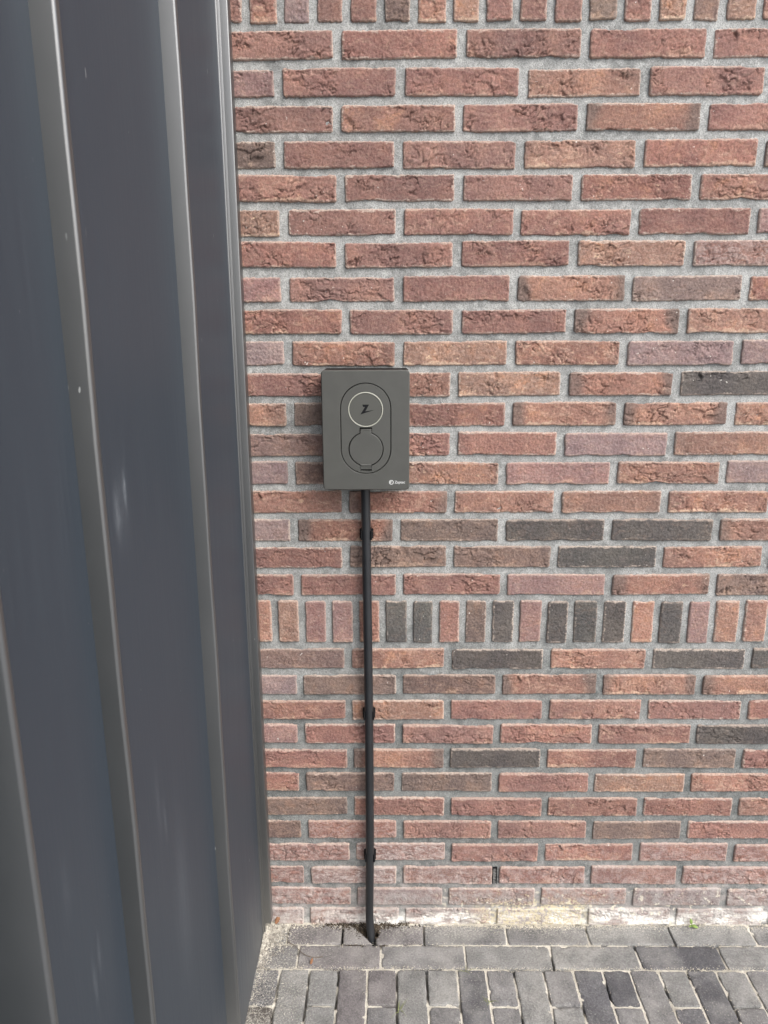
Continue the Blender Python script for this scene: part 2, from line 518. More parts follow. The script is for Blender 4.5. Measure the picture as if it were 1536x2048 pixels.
nx, ny = 260, 124
gx, gy = np.meshgrid(np.linspace(PX0, PX1, nx), np.linspace(PY0, 0.12, ny))
low = np.clip((fbm(gx * 14, gy * 14, 5, 3) - 0.12) * 5, 0, 1)
gz = -0.0030 - 0.018 * low + 0.0006 * fbm(gx * 120, gy * 120, 8, 2)
hole = np.exp(-(((gx - 0.047) / 0.016) ** 2 + ((gy + 0.042) / 0.026) ** 2) ** 2)
gz -= 0.055 * hole
for xj in (-0.089, -0.024, 0.171, 0.105):
    gz -= 0.022 * np.exp(-((gx - xj) / 0.006) ** 2) * (gy < -0.134) * np.clip(fbm(gx * 3, gy * 18, 77, 2) * 4 + 0.75, 0, 1)
gz -= 0.02 * np.exp(-((gx + 0.022) / 0.006) ** 2) * (gy > -0.062)
gz += 0.004 * np.exp(-((gy + 0.0) / 0.008) ** 2)
idx = np.arange(nx * ny).reshape(ny, nx)
q = np.stack([idx[:-1, :-1], idx[:-1, 1:], idx[1:, 1:], idx[1:, :-1]], -1).reshape(-1, 4)
paving = link('paving', from_np('paving', np.stack([gx, gy, gz], -1).reshape(-1, 3), q), M_BED)
tag(paving, 'grey clay pavers with pale sand joints at the foot of the brick wall', 'paving', kind='structure')


def paver_mesh(name, L, Wd, seed, cut=None):
    nx, ny = 41, 15
    u, v = np.meshgrid(np.linspace(-1, 1, nx), np.linspace(-1, 1, ny))
    u = np.sign(u) * (1 - (1 - np.abs(u)) ** 1.6); v = np.sign(v) * (1 - (1 - np.abs(v)) ** 1.9)
    x = u * L / 2; y = v * Wd / 2
    r = 0.0020
    ex = L / 2 - np.abs(x); ey = Wd / 2 - np.abs(y)
    corner = np.clip(1 - ex / 0.008, 0, 1) * np.clip(1 - ey / 0.008, 0, 1)
    x = x - np.sign(x) * 0.0012 * corner; y = y - np.sign(y) * 0.0012 * corner
    x = x + 0.0022 * fbm(x * 60, y * 60, seed, 2) * (np.abs(u) > 0.9)
    y = y + 0.0020 * fbm(x * 60, y * 60, seed + 50, 2) * (np.abs(v) > 0.9)
    d = np.minimum(ex, ey)
    z = -0.0022 * (1 - np.clip(d / r, 0, 1)) ** 2 + 0.0012 * fbm(x * 30, y * 30, seed + 3, 3)
    chip = np.clip(fbm(x * 60, y * 60, seed + 9, 3) - 0.14, 0, 1) * np.clip(1 - d / 0.009, 0, 1)
    z -= 0.020 * chip
    top = np.stack([x, y, z], -1).reshape(-1, 3)
    idx = np.arange(nx * ny).reshape(ny, nx)
    q = np.stack([idx[:-1, :-1], idx[:-1, 1:], idx[1:, 1:], idx[1:, :-1]], -1).reshape(-1, 4)
    ring = np.concatenate([idx[0, :], idx[1:, -1], idx[-1, -2::-1], idx[-2:0:-1, 0]])
    low = top[ring].copy(); low[:, 2] = -0.05
    nb = len(top); k = len(ring)
    side = np.array([[ring[(i + 1) % k], ring[i], nb + i, nb + (i + 1) % k] for i in range(k)])
    return from_np(name, np.concatenate([top, low]), np.concatenate([q, side]))


PL, PW = 0.1920, 0.0628
PAV = [paver_mesh('paver', PL, PW, 100 + i * 7) for i in range(7)]
HALF = [paver_mesh('half_paver', 0.094, PW, 300 + i * 7) for i in range(3)]
for m_ in PAV + HALF: m_.materials.append(M_PAVER)
GREYS = {'m': (0.162, 0.157, 0.155), 'l': (0.196, 0.193, 0.185), 'd': (0.100, 0.098, 0.103), 'p': (0.142, 0.130, 0.130), 'b': (0.075, 0.064, 0.057)}
prng = random.Random(5)


def paver(x, y, rot, tone, mesh=None, sx=1.0, sy=1.0):
    me = mesh or prng.choice(PAV)
    o = link('paver', me, None, paving)
    o.location = (x, y, prng.uniform(-0.0006, 0.0006))
    o.rotation_euler = (prng.uniform(-0.004, 0.004), prng.uniform(-0.003, 0.003), rot + (math.pi if prng.random() < .5 else 0) + prng.uniform(-0.008, 0.008))
    o.scale = (sx, sy, 1)
    c = GREYS[tone]; f = prng.uniform(0.92, 1.08)
    o.color = (c[0] * f, c[1] * f, c[2] * f, 1)
    return o


# first row along the wall
r1 = [-0.345, -0.151, -0.022, 0.170, 0.363, 0.554, 0.751, 0.941, 1.136, 1.33]
t1 = 'ml-pmmllmm'
for i in range(len(r1) - 1):
    if i == 2: continue
    a, b = r1[i], r1[i + 1]
    paver((a + b) / 2, -0.0305, 0, t1[i + 1] if t1[i + 1] != '-' else 'p', None, (b - a - 0.0044) / PL, 0.945)
# second row
r2 = [-0.31, -0.120, 0.069, 0.261, 0.457, 0.653, 0.843, 1.04, 1.236]
t2 = 'mppllddlml'
t2 = ['m', 'p', 'm', 'l', 'l', 'd', 'l', 'm']
for i in range(len(r2) - 1):
    a, b = r2[i], r2[i + 1]
    paver((a + b) / 2, -0.0965, 0, t2[i], None, (b - a - 0.0044) / PL, 1.02)
# columns running away from the wall, every second one starting with a half
r3 = [-0.222, -0.155, -0.089, -0.024, 0.040, 0.105, 0.171, 0.239, 0.303, 0.364, 0.430, 0.496, 0.561, 0.622, 0.686, 0.748, 0.813, 0.878, 0.944, 1.01, 1.076, 1.142, 1.208]
tone3 = [('d', 'b'), 'l', ('l', 'l'), 'p', ('p', 'm'), 'l', ('l', 'm'), 'd', ('m', 'm'), 'l', ('m', 'l'), 'd', ('d', 'm'), 'm', ('l', 'd'), 'd', ('l', 'm'), 'm', ('l', 'm'), 'd', ('m', 'l'), 'm']
for i in range(len(r3) - 1):
    a, b = r3[i], r3[i + 1]
    xc = (a + b) / 2; sy = (b - a - 0.0046) / PW
    y = -0.1325
    first = isinstance(tone3[i], tuple)
    k = 0
    while y > PY0 + 0.02:
        if first and k == 0:
            paver(xc, y - 0.046, R(90), tone3[i][0], prng.choice(HALF), 0.95, sy); y -= 0.0955
        else:
            tone = tone3[i][1] if (first and k == 1) else (tone3[i] if (not first and k == 0) else prng.choice('mlpmd'))
            paver(xc, y - PL / 2, R(90), tone, None, 1.0, sy); y -= PL + 0.0042
        k += 1


def poly_paver(pts, tone, seed):
    """a broken paver: outline polygon with a rounded, chipped arris"""
    bm = bmesh.new()
    P = [Vector((x, y, 0)) for x, y in pts]
    dense = []
    for i in range(len(P)):
        a, b = P[i], P[(i + 1) % len(P)]
        n = max(2, int((b - a).length / 0.006))
        for k in range(n): dense.append(a.lerp(b, k / n))
    c = sum(dense, Vector()) / len(dense)
    rr = random.Random(seed)
    outl = [p + Vector((rr.uniform(-.0011, .0011), rr.uniform(-.0011, .0011), 0)) for p in dense]
    rings = []
    for ins, z in ((0, -0.05), (0, -0.004), (0.0014, -0.0012), (0.004, 0.0)):
        rings.append([bm.verts.new((p + (c - p).normalized() * ins) + Vector((0, 0, z))) for p in outl])
    n = len(outl)
    for a, b in zip(rings, rings[1:]):
        for i in range(n): bm.faces.new((a[i], a[(i + 1) % n], b[(i + 1) % n], b[i]))
    bm.faces.new(rings[-1])
    for f in bm.faces: f.smooth = True
    bm.verts.ensure_lookup_table()
    bmesh.ops.translate(bm, verts=bm.verts, vec=(-c.x, -c.y, 0))
    bmesh.ops.recalc_face_normals(bm, faces=bm.faces)
    me = bpy.data.meshes.new('broken_paver'); bm.to_mesh(me); bm.free()
    o = link('paver', me, M_PAVER, paving); o.location = (c.x, c.y, 0.0005)
    f = 1.0; g_ = GREYS[tone]; o.color = (*g_, 1)
    o['label'] = 'broken paver piece beside the pipe hole'
    return o


poly_paver([(-0.0195, -0.0025), (0.002, -0.0025), (0.012, -0.014), (0.030, -0.036), (0.049, -0.0600), (-0.0195, -0.0600)], 'p', 1)
poly_paver([(0.061, -0.0025), (0.168, -0.0025), (0.168, -0.0600), (0.059, -0.0600), (0.0575, -0.045), (0.064, -0.030)], 'p', 2)

# ------------------------------------------------------------------ brick wall
wall = empty('brick_wall', (0.4, 0, 0))
tag(wall, 'red and dark brick wall with grey mortar and two soldier courses', 'wall')
WL = Vector(wall.location)

BL0, BH0 = 0.204, 0.0462


def brick_mesh(name, L, H, seed, crease=1.0, step=0.0015):
    nx = int(L / step) + 1; nz = int(H / step) + 1
    u, w = np.meshgrid(np.linspace(-1, 1, nx), np.linspace(-1, 1, nz))
    x = u * L / 2; z = w * H / 2
    rs = np.random.RandomState(seed)
    r = 0.002 + 0.0045 * rs.rand(2, 2) ** 2
    # rounded corners
    az = np.abs(z)
    for sx in (0, 1):
        for sz in (0, 1):
            rr = r[sx, sz]
            m = ((u > 0) == bool(sx)) & ((w > 0) == bool(sz)) & (az > H / 2 - rr)
            d = rr - np.sqrt(np.clip(rr ** 2 - (az - (H / 2 - rr)) ** 2, 0, None))
            x = np.where(m, x * (1 - d / (L / 2) * np.abs(u) ** 6), x)
    # wavy arrises, a slight bow along the length
    wz = np.abs(w) ** 3; wx = np.abs(u) ** 12
    z = z + np.sign(w) * wz * (0.0016 * fbm(x * 24, w * 3, seed + 1, 3) + 0.0021 * fbm(x * 150, w * 3, seed + 7, 3))
    z = z + 0.0012 * perlin(x * 6, x * 0 + 3.3, seed + 2)
    x = x + np.sign(u) * wx * (0.0022 * fbm(z * 40, u * 3, seed + 3, 3))
    bite = np.clip(perlin(x * 22, w * 0.5 + 7, seed + 4) - 0.34, 0, 1)
    z = z - np.sign(w) * wz * 0.006 * bite
    # face relief
    d = np.minimum((1 - np.abs(u)) * L / 2, (1 - np.abs(w)) * H / 2)
    y = 0.0024 * (1 - np.clip(d / 0.0026, 0, 1)) ** 2
    y = y - 0.0014 * fbm(x * 16, z * 26, seed + 5, 4)
    y = y - 0.0012 * fbm(x * 200, z * 200, seed + 6, 2)
    # torn, folded clay: angular facets split by cracks, only in patches of the face
    ang = rs.uniform(-0.75, 0.15)
    wxn = fbm(x * 45, z * 45, seed + 11, 3) * 0.020; wzn = fbm(x * 45 + 9, z * 45, seed + 12, 3) * 0.014
    px_, pz_ = x + wxn, z + wzn
    xr = (px_ * math.cos(ang) - pz_ * math.sin(ang)); zr_ = (px_ * math.sin(ang) + pz_ * math.cos(ang)) * rs.uniform(2.0, 3.6)
    dens = rs.uniform(0.017, 0.027)
    ns = int((L + 0.1) * (H * 3.2 + 0.25) / dens ** 2)
    sx_ = rs.uniform(-L / 2 - .05, L / 2 + .05, ns); sz_ = rs.uniform(-H * 1.6 - .125, H * 1.6 + .125, ns)
    hgt = rs.uniform(-1, 1, ns); tx_ = rs.uniform(-1, 1, ns); tz_ = rs.uniform(-1, 1, ns)
    f1 = np.full(x.shape, 9.0); f2 = np.full(x.shape, 9.0); ci = np.zeros(x.shape, int)
    for k in range(ns):
        dd = np.hypot(xr - sx_[k], zr_ - sz_[k])
        m1 = dd < f1
        f2 = np.where(m1, f1, np.minimum(f2, dd)); ci = np.where(m1, k, ci); f1 = np.where(m1, dd, f1)
    mask = np.clip((perlin(x * 12 + 2, z * 15, seed + 13) + 0.10 * perlin(x * 60, z * 60, seed + 14)) * 4.5 + rs.uniform(-0.1, 1.1), 0, 1) * np.clip(d / 0.0035, 0, 1)
    facet = 0.0015 * hgt[ci] + 0.07 * (tx_[ci] * (xr - sx_[ci]) + tz_[ci] * (zr_ - sz_[ci]))
    wid = 0.0027 + 0.0024 * (hash2(ci, ci * 0, seed) > 0.6)
    crk = np.clip(1 - (f2 - f1) / wid, 0, 1)
    open_ = np.clip(fbm(x * 40, z * 40, seed + 31, 2) * 4 + 0.55, 0, 1)
    y = y - crease * mask * (facet - 0.0050 * crk * open_)
    y = np.minimum(y, 0.0036) - 0.0014
    top = np.stack([x, y, z], -1).reshape(-1, 3)
    idx = np.arange(nx * nz).reshape(nz, nx)
    q = np.stack([idx[:-1, :-1], idx[:-1, 1:], idx[1:, 1:], idx[1:, :-1]], -1).reshape(-1, 4)
    ring = np.concatenate([idx[0, :], idx[1:, -1], idx[-1, -2::-1], idx[-2:0:-1, 0]])
    back = top[ring].copy(); back[:, 1] = 0.060
    nb = len(top); k = len(ring)
    side = np.array([[ring[(i + 1) % k], ring[i], nb + i, nb + (i + 1) % k] for i in range(k)])
    me = from_np(name, np.concatenate([top, back]), np.concatenate([q, side]))
    me.materials.append(M_BRICK)
    return me


VAR = [brick_mesh('brick', BL0, BH0, 1000 + i * 37, rng.uniform(0.45, 1.25)) for i in range(34)]
FLAT = [brick_mesh('brick', BL0, BH0, 4000 + i * 37, rng.uniform(0.05, 0.35)) for i in range(9)]
SOLD = [brick_mesh('brick', 0.0452, 0.0965, 7000 + i * 37, rng.uniform(0.05, 0.5)) for i in range(12)]

TONES = {  # base colour, ochre, dark ends, whiteness
    'r': ((0.205, 0.114, 0.098), 0.20, 0, 0.10), 'R': ((0.220, 0.118, 0.098), 0.50, 0, 0.10),
    'o': ((0.244, 0.137, 0.107), 0.80, 0.25, 0.14), 'y': ((0.244, 0.146, 0.112), 1.15, 0, 0.20),
    'e': ((0.242, 0.133, 0.104), 0.65, 1.0, 0.10), 'p': ((0.210, 0.150, 0.146), 0.15, 0, 0.22),
    'P': ((0.226, 0.138, 0.128), 0.25, 0, 0.20), 'b': ((0.150, 0.108, 0.094), 0.25, 0.3, 0.08),
    'q': ((0.178, 0.124, 0.110), 0.25, 0, 0.15),
    'k': ((0.082, 0.078, 0.074), 0.0, 0, 0.10), 'w': ((0.225, 0.142, 0.126), 0.15, 0, 0.95),
    'v': ((0.216, 0.122, 0.105), 0.20, 0, 0.50),
}
ROWS = [  # underside height (mm), joint centres (mm), tones from the left
    (1859, [-2, 221, 443, 664], 'rRrrr'), (1797, [-110, 112, 334, 554, 774], 'Prrorp'), (1738, [-4, 219, 443, 666], 'rRrer'),
    (1677, [-112, 109, 332, 554, 776], 'brroRb'), (1620, [0, 221, 441, 662], 'RrrRR'), (1559, [-108, 112, 332, 553, 777], 'yrRRrP'),
    (1502, [-2, 220, 441, 661], 'Rrryv'), (1438, [-110, 109, 330, 551, 774], 'PrreqR'), (1377, [6, 223, 442, 661], 'Rrreo'),
    (1317, [-108, 110, 330, 549, 772], 'poyopp'), (1257, [0, 219, 438, 659], 'royek'), (1197, [-108, 111, 330, 551, 773], 'obReeo'),
    (1137, [2, 221, 436, 658], 'qrRpo'), (1078, [-109, 108, 321, 547, 769], 'pboPop'), (1017, [0, 217, 437, 656], 'oeooo'),
    (957, [-108, 106, 324, 545, 768], 'pebkke'), (898, [0, 217, 436, 656, 877], 'rbbkoo'), (837, [-105, 112, 332, 553, 774], 'rrrPeb'),
    (666, [0, 217, 432, 653, 868], 'qokokk'), (605, [-106, 112, 330, 550, 767], 'pbbeee'), (544, [0, 218, 435, 653, 873], 'RyrRrR'),
    (484, [-107, 111, 329, 548, 766], 'PrrRRk'), (423, [2, 219, 436, 652, 874], 'rekRbr'), (362, [-108, 109, 330, 547, 765], 'Rbbryo'),
    (299, [1, 223, 445, 663, 879], 'bRrRRo'), (238, [-107, 114, 332, 551, 769], 'bvrrbr'), (177, [4, 226, 443, 663, 882], 'vwrRvv'),
    (115, [-104, 114, 338, 554, 768], 'vwvrrv'), (55, [5, 222, 440, 657, 879], 'vpvvpw'), (-1, [-108, 119, 338, 554, 764], 'wvvwww'),
]
brng = random.Random(23)


def put_brick(x, z, mesh, sx, sz, tone, bl, bh):
    o = link('brick', mesh, None, wall)
    o.location = Vector((x, brng.uniform(-0.0012, 0.0012), z)) - WL
    o.rotation_euler = (brng.uniform(-0.008, 0.008), brng.uniform(-0.0045, 0.0045), brng.uniform(-0.006, 0.006))
    o.scale = (sx, 1, sz)
    c, oc, de, wh = TONES.get(tone, TONES['o'])
    f = brng.uniform(0.90, 1.10); g_ = brng.uniform(0.95, 1.05)
    o.color = (c[0] * f, c[1] * f * g_, c[2] * f * g_, 1)
    o['ochre'] = oc * brng.uniform(0.7, 1.25); o['dark_ends'] = de * brng.uniform(0.7, 1.1); o['whiteness'] = wh
    o['bl'] = bl; o['bh'] = bh
    if z < 0.36:
        o.material_slots[0].link = 'OBJECT'; o.material_slots[0].material = M_BRICK_LOW
    return o


bag = []
def variant(tone):
    global bag
    if tone in 'pPk' and brng.random() < 0.7: return brng.choice(FLAT)
    if not bag:
        bag = VAR[:] + FLAT[:3]; brng.shuffle(bag)
    return bag.pop()


stuff = bmesh.new()
XLIM = 1.13
for ri, (zb, js, tn) in enumerate(ROWS):
    js = [j / 1000 for j in js]
    ed = [js[0] - 0.2195] + js
    while ed[-1] < XLIM: ed.append(ed[-1] + 0.2195 + brng.uniform(-.002, .002))
    for i in range(len(ed) - 1):
        a, b = ed[i], ed[i + 1]
        gap = brng.uniform(0.0148, 0.0178)
        Lb = b - a - gap
        if ri == 27 and i == 3: a += 0.002
        tone = tn[i] if i < len(tn) else brng.choice('rrRobepk')
        sz = brng.uniform(0.975, 1.03)
        put_brick((a + b) / 2, zb / 1000 + BH0 * sz / 2 + brng.uniform(-.0008, .0008), variant(tone), Lb / BL0, sz, tone, BL0 / 2, BH0 / 2)
    x = ed[-1]
    while x < 3.4:
        box_bm(stuff, x + .008, x + .2115, -0.001, 0.05, zb / 1000, zb / 1000 + BH0); x += 0.2195
# soldier courses
S1 = [-0.224, -0.163, -0.102, -0.043, 0.016, 0.076, 0.136, 0.199, 0.257, 0.317, 0.378, 0.439, 0.501, 0.562, 0.624, 0.682, 0.746]
S2 = [-0.215, -0.156, -0.097, -0.039, 0.018, 0.076, 0.134, 0.190, 0.247, 0.304, 0.363, 0.421, 0.479, 0.541, 0.602, 0.662, 0.722, 0.780, 0.842]
for (ed, zb, hs_, tn) in ((S1, 1.918, 1.03, 'rRprRboyrRrbrybyrr'), (S2, 0.7285, 0.985, 'oyPPekkrbkPkkkokPooRrb')):
    ed = ed[:]
    while ed[-1] < XLIM: ed.append(ed[-1] + 0.0605 + brng.uniform(-.001, .001))
    for i in range(len(ed) - 1):
        a, b = ed[i], ed[i + 1]
        tone = tn[i] if i < len(tn) else brng.choice('rRkpbo')
        o = put_brick((a + b) / 2, zb + 0.0965 * hs_ / 2 + brng.uniform(-.0015, .0015), brng.choice(SOLD), (b - a - brng.uniform(.0128, .0155)) / 0.0452, hs_, tone, 0.0226, 0.04825)
        o['dark_ends'] = 0.0
        o.rotation_euler[1] = brng.uniform(-0.014, 0.014)
    x = ed[-1]
    while x < 3.4:
        box_bm(stuff, x + .007, x + .053, -0.001, 0.05, zb, zb + .0965); x += 0.0605
z = 2.032; k = 0
while z < 3.0:
    x = -0.36 + (0.11 if k % 2 else 0)
    while x < 3.4:
        box_bm(stuff, x + .008, x + .2115, -0.001, 0.05, z, z + BH0); x += 0.2195
    z += 0.0605; k += 1
bmesh.ops.translate(stuff, verts=stuff.verts, vec=-WL)
far = bm_obj('outer_bricks', stuff, M_BRICK, wall)
far.color = (0.205, 0.10, 0.08, 1)
for k_, v_ in (('ochre', 0.3), ('dark_ends', 0.0), ('whiteness', 0.05), ('bl', 5.0), ('bh', 5.0)): far[k_] = v_
tag(far, kind='stuff')

# mortar: one uneven bed a few millimetres behind the brick faces
mx, mz = np.meshgrid(np.linspace(-0.34, 1.18, 306), np.linspace(-0.03, 2.06, 420))
my = 0.0036 - 0.0012 * fbm(mx * 30, mz * 30, 61, 3) - 0.0013 * fbm(mx * 140, mz * 140, 66, 2) + 0.0008 * perlin(mx * 5, mz * 5, 67)
idx = np.arange(mx.size).reshape(mx.shape)
q = np.stack([idx[:-1, :-1], idx[:-1, 1:], idx[1:, 1:], idx[1:, :-1]], -1).reshape(-1, 4)
mv = np.stack([mx - WL.x, my, mz], -1).reshape(-1, 3)
bb = len(mv)
box = np.array([(1.18, 0.006, -.03), (3.45, 0.006, -.03), (3.45, 0.006, 2.06), (1.18, 0.006, 2.06), (-.34, .006, 2.06), (3.45, .006, 2.06), (3.45, .006, 3.02), (-.34, .006, 3.02),
                (-.34, .1, -.03), (3.45, .1, -.03), (3.45, .1, 3.02), (-.34, .1, 3.02)]) - np.array([WL.x, 0, 0])
q2 = np.array([[0, 1, 2, 3], [4, 5, 6, 7], [9, 8, 11, 10], [1, 9, 10, 6], [7, 6, 10, 11]]) + bb
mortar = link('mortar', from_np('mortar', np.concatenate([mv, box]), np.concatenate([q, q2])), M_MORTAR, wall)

# ------------------------------------------------------------------ dark metal cladding on the left
clad = empty('metal_cladding', (-0.2085, -0.5, 0))
tag(clad, 'dark anthracite metal cladding wall with vertical ribs on the left', 'cladding')
CLo = Vector(clad.location)
XP = -0.2085; ZT = 2.75
def cl_box(name, x0, x1, y0, y1, z0, z1, bev, seg=3, parent=clad):
    bm = bmesh.new()
    box_bm(bm, x0, x1, y0, y1, z0, z1)
    bmesh.ops.translate(bm, verts=bm.verts, vec=-CLo)
    o = bm_obj(name, bm, M_TRIM, parent, False, bev, seg)
    for p_ in o.data.polygons: p_.use_smooth = True
    return o


def warped_panel(y0, y1, seed):
    """sheet with very slight oil-canning"""
    ny_, nz_ = 24, 90
    Y, Z = np.meshgrid(np.linspace(y0, y1, ny_), np.linspace(-0.03, ZT, nz_))
    e = np.clip(np.minimum(Y - y0, y1 - Y) / 0.06, 0, 1)
    X = XP + 0.0011 * e * fbm(Y * 4, Z * 1.6, seed, 2)
    idx = np.arange(Y.size).reshape(Y.shape)
    q = np.stack([idx[:-1, :-1], idx[:-1, 1:], idx[1:, 1:], idx[1:, :-1]], -1).reshape(-1, 4)
    v = np.stack([X - CLo.x, Y - CLo.y, Z], -1).reshape(-1, 3)
    b0 = len(v)
    bk = np.array([(XP - .03, y0, -.03), (XP - .03, y1, -.03), (XP - .03, y1, ZT), (XP - .03, y0, ZT)]) - np.array([CLo.x, CLo.y, 0])
    q2 = np.array([[b0, b0 + 3, b0 + 2, b0 + 1], [b0 + 3, idx[-1, 0], idx[-1, -1], b0 + 2]])
    return link('panel', from_np('panel', np.concatenate([v, bk]), np.concatenate([q, q2])), M_CLAD, clad)


RIBS = [(-0.409, 0.0228), (-0.817, 0.0222)]
warped_panel(-0.392, -0.040, 3)
warped_panel(-0.800, -0.409, 4)
warped_panel(-1.074, -0.817, 5)
warped_panel(-1.48, -1.081, 6)
def rib(y, h):
    # folded seam: flat face to the front, rolled lip, then a slope back to the next sheet
    prof = [(XP - 0.02, y), (XP + h - 0.0035, y), (XP + h - 0.0012, y + 0.0006), (XP + h, y + 0.0028), (XP + h, y + 0.0085), (XP + h - 0.0010, y + 0.0105),
            (XP + h - 0.0032, y + 0.0115), (XP + 0.003, y + 0.0145), (XP + 0.0005, y + 0.0175), (XP - 0.02, y + 0.0175)]
    bm = bmesh.new()
    n = 40
    rings = []
    for k in range(n + 1):
        z = -0.03 + (ZT + 0.03) * k / n
        w_ = 0.0005 * math.sin(z * 9 + y * 30) + 0.0004 * math.sin(z * 23)
        rings.append([bm.verts.new((px - CLo.x + w_ * (1 if px > XP else 0), py - CLo.y, z)) for px, py in prof])
    for a, b in zip(rings, rings[1:]):
        for i in range(len(prof) - 1): bm.faces.new((a[i], a[i + 1], b[i + 1], b[i]))
    bm.faces.new(rings[-1])
    o = bm_obj('rib', bm, M_TRIM, clad, True)
    o.data.set_sharp_from_angle(angle=R(50))
    return o
for y_, h_ in RIBS: rib(y_, h_)
# fin at the near end, standing prouder than the ribs
post = cl_box('end_fin', XP - 0.02, -0.1585, -1.081, -1.073, -0.02, ZT, 0.003)
# edge trim against the brickwork, with the thin clip strips in front of it
trim = cl_box('edge_trim', XP - 0.02, -0.1885, -0.032, -0.004, 0.028, ZT, 0.0025)
cl_box('clip_strip', XP - 0.02, XP + 0.0026, -0.0415, -0.0350, 0.0, ZT, 0.0012, 2)
cl_box('clip_strip', XP - 0.02, XP + 0.0062, -0.0345, -0.0322, 0.0, ZT, 0.0008, 2)

# ------------------------------------------------------------------ charging box
BX, BZ = 0.0455, 1.1975
BW, BHt = 0.1680, 0.2315
YF = -0.0700
cbx = empty('charging_box', (BX, 0, BZ))
tag(cbx, 'dark grey wall charger with round badge and flap on the brick wall', 'wall charger')


def rrect(w, h, r, inset=0.0, n=7):
    w = w / 2 - inset; h = h / 2 - inset; r = max(r - inset, 0.0004)
    pts = []
    for cx, cy, a0 in ((w - r, h - r, 0), (-w + r, h - r, 90), (-w + r, -h + r, 180), (w - r, -h + r, 270)):
        for k in range(n + 1):
            a = R(a0 + 90 * k / n); pts.append((cx + r * math.cos(a), cy + r * math.sin(a)))
    return pts


def stadium(w, h, inset=0.0, n=28, cz=0.0):
    r = w / 2 - inset; s = h / 2 - w / 2
    pts = []
    for cy, a0 in ((s, 0), (-s, 180)):
        for k in range(n + 1):
            a = R(a0 + 180 * k / n); pts.append((r * math.cos(a), cz + cy + r * math.sin(a)))
    return pts


def circle(r, cz, n=64, cx=0):
    return [(cx + r * math.cos(2 * math.pi * k / n), cz + r * math.sin(2 * math.pi * k / n)) for k in range(n)]


def flap(r, cz, tw, th, inset=0.0, n=60):
    """round lid with a square hinge tab on top"""
    r -= inset; tw = tw / 2 - inset
    a1 = math.acos(tw / r)
    pts = []
    for k in range(n + 1):
        a = math.pi - a1 + (math.pi + 2 * a1) * k / n
        pts.append((r * math.cos(a), cz + r * math.sin(a)))
    pts += [(tw, cz + th - inset), (-tw, cz + th - inset)]
    return pts


def plate(name, outer, holes, yf, yb, mat, parent, cham=0.0, outer2=None, holes2=None):
    """plate in the XZ plane: front at yf, skirts back to yb; outer2/holes2 are the chamfered outlines"""
    bm = bmesh.new()
    fl = []
    for lp, lp2 in zip([outer] + holes, [outer2 or outer] + (holes2 or holes)):
        f = [bm.verts.new((x, yf, z)) for x, z in lp]
        e = [bm.edges.new((f[i], f[(i + 1) % len(f)])) for i in range(len(f))]
        fl += e
        m_ = [bm.verts.new((x, yf + cham, z)) for x, z in lp2]
        b_ = [bm.verts.new((x, yb, z)) for x, z in lp2]
        n = len(lp)
        for i in range(n):
            j = (i + 1) % n
            bm.faces.new((f[i], f[j], m_[j], m_[i])).smooth = True
            bm.faces.new((m_[i], m_[j], b_[j], b_[i]))
    bmesh.ops.triangle_fill(bm, use_beauty=True, use_dissolve=False, edges=fl, normal=(0, -1, 0))
    return bm_obj(name, bm, mat, parent)


# black housing behind the cover
bm = bmesh.new()
loops = []
for ins, y in ((0.0, 0.002), (0.0, -0.060), (0.0015, -0.0625)):
    loops.append([bm.verts.new((x, y, z)) for x, z in rrect(BW - 0.0018, BHt - 0.0018, 0.0062, ins)])
for a, b in zip(loops, loops[1:]):
    for i in range(len(a)): bm.faces.new((a[i], a[(i + 1) % len(a)], b[(i + 1) % len(a)], b[i]))
bm.faces.new(loops[-1]); bm.faces.new(loops[0])
bm_obj('housing', bm, M_BLACK, cbx)

SW, SH, SZ = 0.0968, 0.1750, 0.0042
cover = plate('front_cover', rrect(BW, BHt, 0.0065, 0.0018), [stadium(SW + 0.0004, SH + 0.0004, -0.0007, cz=SZ)], YF, -0.0615, M_COVER, cbx, 0.0016,
              rrect(BW, BHt, 0.0065, 0.0), [stadium(SW + .0004, SH + .0004, 0.0, cz=SZ)])
RZ, RR = 0.0414, 0.0334
LZ, LR = -0.0352, 0.0328
TW, TH = 0.0222, 0.0392
CW, C0, C1 = 0.0222, -0.0775, -0.0632      # latch pocket below the lid
latch_hole = [(-CW / 2, C0), (CW / 2, C0), (CW / 2, LZ - 0.0309), (-CW / 2, LZ - 0.0309)]
holeL = flap(LR + 0.0008, LZ, TW + 0.0016, TH + 0.0022)
# lid opening with the latch pocket joined on below
def lid_opening(inset):
    r = LR + 0.0011 - inset; tw = TW / 2 + 0.0009 - inset; a1 = math.acos(tw / r); a2 = math.asin((CW / 2) / r)
    pts = []
    n = 34
    for k in range(n + 1):
        a = (math.pi - a1) + (math.pi / 2 + a1 - a2) * k / n
        pts.append((r * math.cos(a), LZ + r * math.sin(a)))
    pts += [(-CW / 2, C0 + inset), (CW / 2, C0 + inset)]
    for k in range(n + 1):
        a = (1.5 * math.pi + a2) + (math.pi / 2 + a1 - a2) * k / n
        pts.append((r * math.cos(a), LZ + r * math.sin(a)))
    pts += [(tw, LZ + TH + 0.0030 - inset), (-tw, LZ + TH + 0.0030 - inset)]
    return pts
face = plate('inset_panel', stadium(SW - 0.0022, SH - 0.0022, 0.0005, cz=SZ), [circle(RR + 0.0002, RZ), lid_opening(-0.0003)], YF + 0.0004, -0.0615, M_COVER, cbx, 0.0005,
             stadium(SW - .0022, SH - .0022, 0, cz=SZ), [circle(RR, RZ), lid_opening(0.0)])
